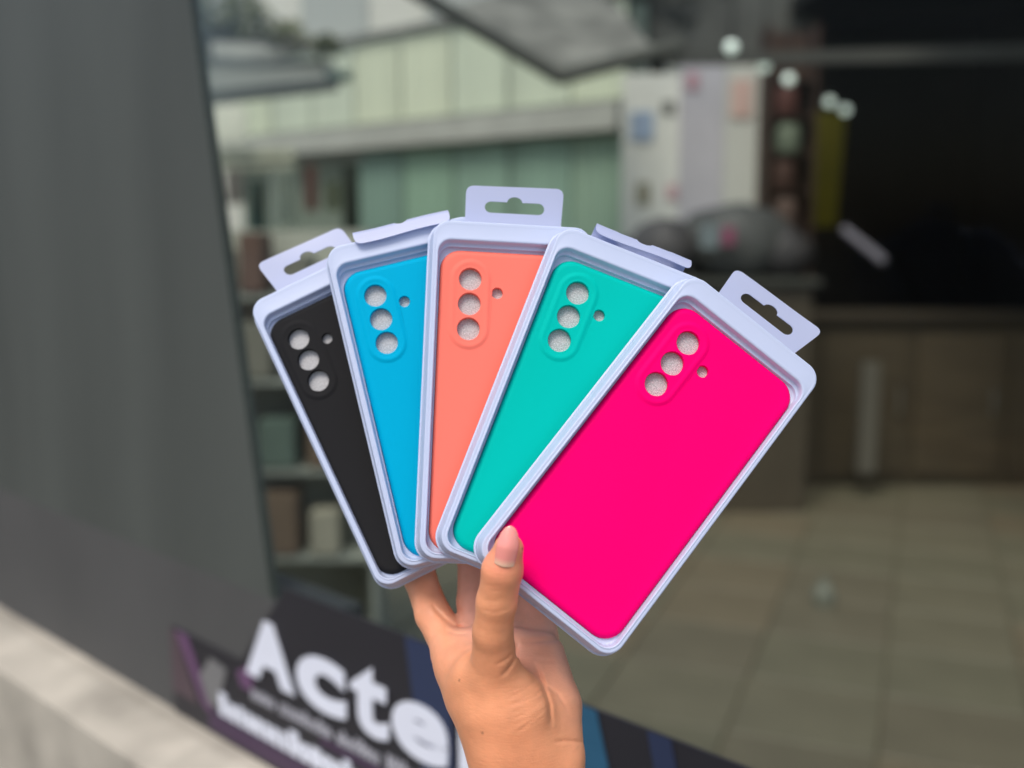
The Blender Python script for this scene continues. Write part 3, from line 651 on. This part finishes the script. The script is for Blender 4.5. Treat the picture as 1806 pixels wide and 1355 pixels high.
# ================================================================== THE HAND
def c3(x, y, z): return np.array([(x - CX) / F * z, (y - CY) / F * z, z])
H = 0.7
lo = np.array([-66., 58., 478.]); hi = np.array([52., 296., 654.])
nx_, ny_, nz_ = [int((hi[i] - lo[i]) / H) + 1 for i in range(3)]
gx = (lo[0] + H * np.arange(nx_)).astype(np.float32)[:, None, None]; gy = (lo[1] + H * np.arange(ny_)).astype(np.float32)[None, :, None]; gz = (lo[2] + H * np.arange(nz_)).astype(np.float32)[None, None, :]
BIG = 60.0
def chain(pts):
    """union of tapered capsules through (px, py, depth, radius) points, evaluated only near them"""
    D = np.full((nx_, ny_, nz_), BIG, np.float32)
    for a, b in zip(pts[:-1], pts[1:]):
        A_, B_ = c3(*a[:3]), c3(*b[:3]); r0, r1 = a[3], b[3]; mgn = max(r0, r1) + 16
        s0 = np.clip(((np.minimum(A_, B_) - mgn - lo) / H).astype(int), 0, None); s1 = np.clip(((np.maximum(A_, B_) + mgn - lo) / H).astype(int) + 1, 0, [nx_, ny_, nz_])
        if (s1 <= s0).any(): continue
        sl_ = tuple(slice(i, j) for i, j in zip(s0, s1))
        X = gx[sl_[0]] - np.float32(A_[0]); Y_ = gy[:, sl_[1]] - np.float32(A_[1]); Z = gz[:, :, sl_[2]] - np.float32(A_[2]); d = (B_ - A_).astype(np.float32); L2 = float(d @ d)
        t_ = np.clip((X * d[0] + Y_ * d[1] + Z * d[2]) / L2, 0, 1)
        q = np.sqrt((X - t_ * d[0]) ** 2 + (Y_ - t_ * d[1]) ** 2 + (Z - t_ * d[2]) ** 2) - (r0 + (r1 - r0) * t_)
        D[sl_] = smin(D[sl_], q, 2.5)
    return D
def smin(a, b, k):
    h = np.clip(.5 + .5 * (b - a) / k, 0, 1); return b + (a - b) * h - k * h * (1 - h)
palm = chain([(802, 1152, 588, 12.5), (837, 1225, 569, 15.5), (891, 1305, 562, 17.5), (906, 1400, 560, 18.5), (915, 1560, 530, 21), (930, 1760, 490, 25)])
palm = smin(palm, chain([(850, 1146, 586, 12.5), (900, 1290, 570, 17)]), 9)
palm = smin(palm, chain([(905, 1148, 584, 12.5), (945, 1300, 568, 17)]), 9)
palm = smin(palm, chain([(955, 1158, 583, 13), (970, 1245, 571, 16.5), (968, 1335, 565, 18.5), (970, 1400, 560, 18.5), (985, 1560, 530, 21), (1000, 1760, 490, 25)]), 9)
palm = smin(palm, chain([(814, 1168, 577, 10), (842, 1196, 557, 13.2), (868, 1250, 553, 16.5), (893, 1318, 557, 18.5)]), 14)
hand = palm
for fng in ([(798, 1146, 593, 11), (764, 1085, 609, 9.9), (741, 1020, 625, 9.3), (728, 950, 642, 8.6)],
            [(848, 1132, 598, 11), (837, 1060, 613, 9.9), (835, 985, 629, 9.2), (840, 915, 644, 8.4)],
            [(905, 1130, 598, 11), (897, 1055, 611, 9.6), (890, 975, 626, 9), (896, 905, 640, 8)],
            [(953, 1140, 596, 11.3), (944, 1070, 607, 9.6), (926, 998, 618, 8.2), (916, 945, 628, 7.4)]):
    hand = smin(hand, chain(fng), 5)
thumb = chain([(925, 1335, 558, 17), (908, 1250, 551, 17.5), (874, 1187, 545, 13), (869, 1115, 531, 9.7), (876, 1062, 524, 9.7), (886, 1005, 518, 9.7), (897, 968, 514, 7.2)])
hand = smin(hand, thumb, 12)
# creases of the skin
CR = [  # polyline in photograph pixels, width px, depth mm, depth range
    ([(914, 1132), (911, 1157), (898, 1178), (884, 1194)], 3.6, .9, 480, 575), ([(912, 1147), (893, 1163), (873, 1174)], 3.2, .5, 480, 575),
    ([(921, 1133), (943, 1131), (988, 1129)], 4.5, 1.3, 540, 600), ([(940, 1162), (960, 1166), (984, 1166)], 3.4, .5, 540, 590),
    ([(940, 1165), (950, 1186), (959, 1210), (969, 1243), (973, 1280)], 4.5, 1.2, 520, 590),
    ([(958, 1205), (985, 1225), (1003, 1255)], 3.4, .5, 520, 590),
    ([(762, 1066), (770, 1077), (785, 1092), (802, 1105), (832, 1107)], 4.0, 1.1, 560, 610), ([(783, 1112), (806, 1119), (830, 1117)], 3.2, .5, 560, 600),
    ([(976, 1309), (1000, 1307), (1030, 1310)], 3.0, .6, 520, 590), ([(842, 1052), (856, 1060), (875, 1060), (890, 1054)], 2.6, .16, 480, 540), ([(846, 1075), (872, 1081), (900, 1072)], 2.6, .24, 480, 540),
    ([(858, 1031), (872, 1035), (884, 1031)], 2.4, .16, 480, 540), ([(864, 1041), (873, 1044), (882, 1040)], 2.4, .12, 480, 540)]
for i in range(12):
    f_ = i / 11; k_ = 3 * math.sin(i * 2.7); CR.append(([(893 + 18 * f_ + k_, 1222 + 74 * f_ + k_), (926 + 10 * f_, 1210 + 70 * f_), (956 + 10 * f_ - k_, 1186 + 72 * f_)], 1.9 + .4 * math.sin(i * 1.3), .24 + .12 * math.sin(i * 2.1), 480, 590))
cx0, cx1 = int((c3(700, 0, 600)[0] - lo[0]) / H), nx_
for P, w, dp, z0, z1 in CR:
    pts = np.array(P, float)
    # only the block of the grid this crease can touch
    mn = pts.min(0) - 14; mxx = pts.max(0) + 14
    xa = min(c3(mn[0], 0, z)[0] for z in (z0, z1)); xb = max(c3(mxx[0], 0, z)[0] for z in (z0, z1)); ya = min(c3(0, mn[1], z)[1] for z in (z0, z1)); yb_ = max(c3(0, mxx[1], z)[1] for z in (z0, z1))
    I = [slice(max(0, int((a - o) / H)), max(1, min(m_, int((b_ - o) / H) + 2))) for a, b_, o, m_ in ((xa, xb, lo[0], nx_), (ya, yb_, lo[1], ny_), (z0, z1, lo[2], nz_))]
    Z = gz[:, :, I[2]]; U = gx[I[0]] / Z * F + CX; W = gy[:, I[1]] / Z * F + CY
    best = None
    for a, b_ in zip(pts[:-1], pts[1:]):
        d = b_ - a; t_ = np.clip(((U - a[0]) * d[0] + (W - a[1]) * d[1]) / (d @ d), 0, 1)
        q = (U - a[0] - t_ * d[0]) ** 2 + (W - a[1] - t_ * d[1]) ** 2
        best = q if best is None else np.minimum(best, q)
    # a crease dies out towards its ends
    ctr = (pts[0] + pts[-1]) / 2; hl = np.linalg.norm(pts[-1] - pts[0]) / 2
    fade = (((U - ctr[0]) ** 2 + (W - ctr[1]) ** 2) / (hl * hl)) ** 1.5
    hand[I[0], I[1], I[2]] += dp * np.exp(-best / (w * w)) * np.clip(1.15 - fade, 0, 1)

def surface_nets(D):
    S = D < 0; nx, ny, nz = D.shape
    c = lambda i, j, k: (slice(i, nx - 1 + i), slice(j, ny - 1 + j), slice(k, nz - 1 + k))
    cnt = sum(S[c(i, j, k)].astype(np.int8) for i in (0, 1) for j in (0, 1) for k in (0, 1))
    act = np.argwhere((cnt > 0) & (cnt < 8)); idx = -np.ones((nx - 1, ny - 1, nz - 1), np.int64); idx[tuple(act.T)] = np.arange(len(act))
    acc = np.zeros((len(act), 3)); num = np.zeros(len(act))
    offs = [(i, j, k) for i in (0, 1) for j in (0, 1) for k in (0, 1)]
    for o in offs:
        for ax in range(3):
            if o[ax]: continue
            e = list(o); e[ax] = 1
            d0 = D[tuple((act + o).T)].astype(float); d1 = D[tuple((act + e).T)].astype(float); m = (d0 < 0) != (d1 < 0)
            t_ = np.where(m, d0 / np.where(m, d0 - d1, 1), 0); P = np.array(o, float)[None].repeat(len(act), 0); P[:, ax] += t_
            acc += P * m[:, None]; num += m
    V = act + acc / num[:, None]; Fc = []
    for ax in range(3):
        a1, a2 = (ax + 1) % 3, (ax + 2) % 3; sh = [nx, ny, nz]
        s0 = [slice(0, n_) for n_ in sh]; s1 = [slice(0, n_) for n_ in sh]; s0[ax] = slice(0, sh[ax] - 1); s1[ax] = slice(1, sh[ax])
        X = np.argwhere(S[tuple(s0)] != S[tuple(s1)]); X = X[(X[:, a1] > 0) & (X[:, a2] > 0) & (X[:, a1] < sh[a1] - 1) & (X[:, a2] < sh[a2] - 1)]
        q = []
        for u, v in ((0, 0), (1, 0), (1, 1), (0, 1)):
            Y_ = X.copy(); Y_[:, a1] -= u; Y_[:, a2] -= v; q.append(idx[tuple(Y_.T)])
        q = np.array(q).T; flip = S[tuple(X.T)]; q[flip] = q[flip][:, ::-1]; Fc.append(q)
    return V, np.concatenate(Fc)
V, Fc = surface_nets(hand); P = lo + V * H
Wd = cam2w(P); HO = cam2w(c3(936, 1330, 566)[None])[0]
me = bpy.data.meshes.new('person'); me.from_pydata([tuple(v) for v in (Wd - HO)], [], [tuple(int(i) for i in f) for f in Fc])
bm = bmesh.new(); bm.from_mesh(me); bmesh.ops.smooth_vert(bm, verts=bm.verts, factor=.5, use_axis_x=True, use_axis_y=True, use_axis_z=True); bmesh.ops.recalc_face_normals(bm, faces=bm.faces); bm.to_mesh(me); bm.free()
# skin colour that belongs to the skin: tanned back of the thumb and outer hand, pinker palm and finger pads
at_ = me.color_attributes.new('skin_tone', 'FLOAT_COLOR', 'POINT')
pal = np.clip((P[:, 2] - 548) / 34, 0, 1); px = P[:, 0] / P[:, 2] * F + CX; py = P[:, 1] / P[:, 2] * F + CY
pal = np.clip(pal * np.clip((px - 770) / 60, .25, 1) * np.clip((1330 - py) / 60, .35, 1), 0, 1)
red = np.exp(-((px - 884) ** 2 + (py - 990) ** 2) / 1400.0) * (P[:, 2] < 535)
tan_, pink_ = np.array([.87, .365, .185]), np.array([.88, .43, .305])
colr = tan_[None] * (1 - pal[:, None]) + pink_[None] * pal[:, None]; colr = colr * (1 - .0 * red[:, None]) + 0; colr[:, 1] *= 1 - .16 * red; colr[:, 2] *= 1 - .02 * red
for mx_, my_, mr_ in ((851, 1293, 2.6), (810, 1200, 2.2), (922, 968, 2.4)):        # small moles
    k_ = np.exp(-(((px - mx_) ** 2 + (py - my_) ** 2) / mr_ ** 2) ** 2) * (P[:, 2] < 575); colr = colr * (1 - .45 * k_[:, None])
at_.data.foreach_set('color', np.concatenate([colr, np.ones((len(colr), 1))], 1).astype(np.float32).ravel())
sk = bpy.data.materials.new('skin'); sk.use_nodes = True
n = sk.node_tree.nodes; l = sk.node_tree.links; b = n['Principled BSDF']
b.inputs['Roughness'].default_value = .42; b.inputs['Specular IOR Level'].default_value = .38
b.inputs['Subsurface Weight'].default_value = .14; b.inputs['Subsurface Scale'].default_value = .0035; b.inputs['Subsurface Radius'].default_value = (1, .38, .22)
va = n.new('ShaderNodeVertexColor'); va.layer_name = 'skin_tone'
tc = n.new('ShaderNodeTexCoord'); t1 = n.new('ShaderNodeTexNoise'); t1.inputs['Scale'].default_value = 60; t1.inputs['Detail'].default_value = 4; l.new(tc.outputs['Object'], t1.inputs['Vector'])
mr = n.new('ShaderNodeMapRange'); mr.inputs[1].default_value = .3; mr.inputs[2].default_value = .7; mr.inputs[3].default_value = .88; mr.inputs[4].default_value = 1.10; l.new(t1.outputs['Fac'], mr.inputs[0])
mx = n.new('ShaderNodeMix'); mx.data_type = 'RGBA'; mx.blend_type = 'MULTIPLY'; mx.inputs[0].default_value = 1; l.new(va.outputs[0], mx.inputs[6]); l.new(mr.outputs[0], mx.inputs[7]); l.new(mx.outputs[2], b.inputs['Base Color'])
vo = n.new('ShaderNodeTexVoronoi'); vo.inputs['Scale'].default_value = 900; l.new(tc.outputs['Object'], vo.inputs['Vector'])
mp = n.new('ShaderNodeMapping'); mp.inputs['Rotation'].default_value = (0, R_(35), 0); mp.inputs['Scale'].default_value = (1, 1, 4.5); l.new(tc.outputs['Object'], mp.inputs[0])
t2 = n.new('ShaderNodeTexNoise'); t2.inputs['Scale'].default_value = 230; t2.inputs['Detail'].default_value = 5; l.new(mp.outputs[0], t2.inputs['Vector'])
ad = n.new('ShaderNodeMath'); ad.operation = 'MULTIPLY_ADD'; ad.inputs[1].default_value = .25; l.new(vo.outputs['Distance'], ad.inputs[0]); l.new(t2.outputs['Fac'], ad.inputs[2])
bp = n.new('ShaderNodeBump'); bp.inputs['Strength'].default_value = .24; bp.inputs['Distance'].default_value = .0007; l.new(ad.outputs[0], bp.inputs['Height']); l.new(bp.outputs[0], b.inputs['Normal'])
hand_o = link('person', me, sk, None, True, 0); hand_o.location = HO
tag(hand_o, 'left hand of a person gripping the fanned packages from below, thumb in front', 'person')

# thumb nail: a curved almond plate lying on the thumb's back
def surf_depth(x, y):
    z = 485.0
    for _ in range(400):
        q = (c3(x, y, z) - lo) / H; i = np.round(q).astype(int)
        if (i < 0).any() or (i >= [nx_, ny_, nz_]).any(): return None
        if hand[tuple(i)] < .15: return z
        z += .25
        if z > 560: return None
    return None
base = np.array([889.0, 997.0]); tip = np.array([901.5, 927.0]); ax_ = tip - base; per = np.array([-ax_[1], ax_[0]]) / np.linalg.norm(ax_) * -1
NV, NU = 26, 15; G = []
zc_ = [surf_depth(*(base + ax_ * t)) for t in (0, .15, .3, .45, .6)]
z_a = zc_[0] or 509.0; z_b = (zc_[3] or 506.0)
for i in range(NV + 1):
    v = i / NV; w = 18.5 * (1 + .10 * math.sin(v * 2.6)) * (1 if v < .4 else math.sqrt(max(0, 1 - ((v - .4) / .6) ** 2.1)))
    for j in range(NU + 1):
        u = -1 + 2 * j / NU; vv = v + (.06 * (u * u - 1) * (1 - v) if v < .5 else 0) 
        c = base + ax_ * vv + per * u * w
        z = z_a - 1.25 + (z_b - z_a) * min(v / .45, 1) - 1.2 * math.sin(min(v, 1) * math.pi * .9) + 3.6 * max(0, v - .45) + (u * w / 18.5) ** 2 * 2.3
        G.append(c3(c[0], c[1], z))
NF = [(i * (NU + 1) + j, i * (NU + 1) + j + 1, (i + 1) * (NU + 1) + j + 1, (i + 1) * (NU + 1) + j) for i in range(NV) for j in range(NU)]
nm_ = bpy.data.materials.new('nail_polish'); nm_.use_nodes = True
n = nm_.node_tree.nodes; l = nm_.node_tree.links; b = n['Principled BSDF']; b.inputs['Roughness'].default_value = .2; b.inputs['Coat Weight'].default_value = .35; b.inputs['Coat Roughness'].default_value = .05
b.inputs['Subsurface Weight'].default_value = .15; b.inputs['Subsurface Scale'].default_value = .002
va = n.new('ShaderNodeVertexColor'); va.layer_name = 'polish'; l.new(va.outputs[0], b.inputs['Base Color'])
nail = mesh('thumb_nail', cam2w(np.array(G)) - HO, NF, nm_, hand_o, True, 0)
ca2 = nail.data.color_attributes.new('polish', 'FLOAT_COLOR', 'POINT')
pinkn, pale = np.array([.92, .33, .28]), np.array([.93, .56, .39])
vals = []
for i in range(NV + 1):
    for j in range(NU + 1):
        v = i / NV; k = min(1, max(0, (v - .05) / .14)); vals.append(list(pale * (1 - k) + pinkn * k) + [1])
ca2.data.foreach_set('color', np.array(vals, np.float32).ravel())
so = nail.modifiers.new('thickness', 'SOLIDIFY'); so.thickness = .0006; so.offset = -1
sb = nail.modifiers.new('smooth', 'SUBSURF'); sb.levels = 1; sb.render_levels = 1
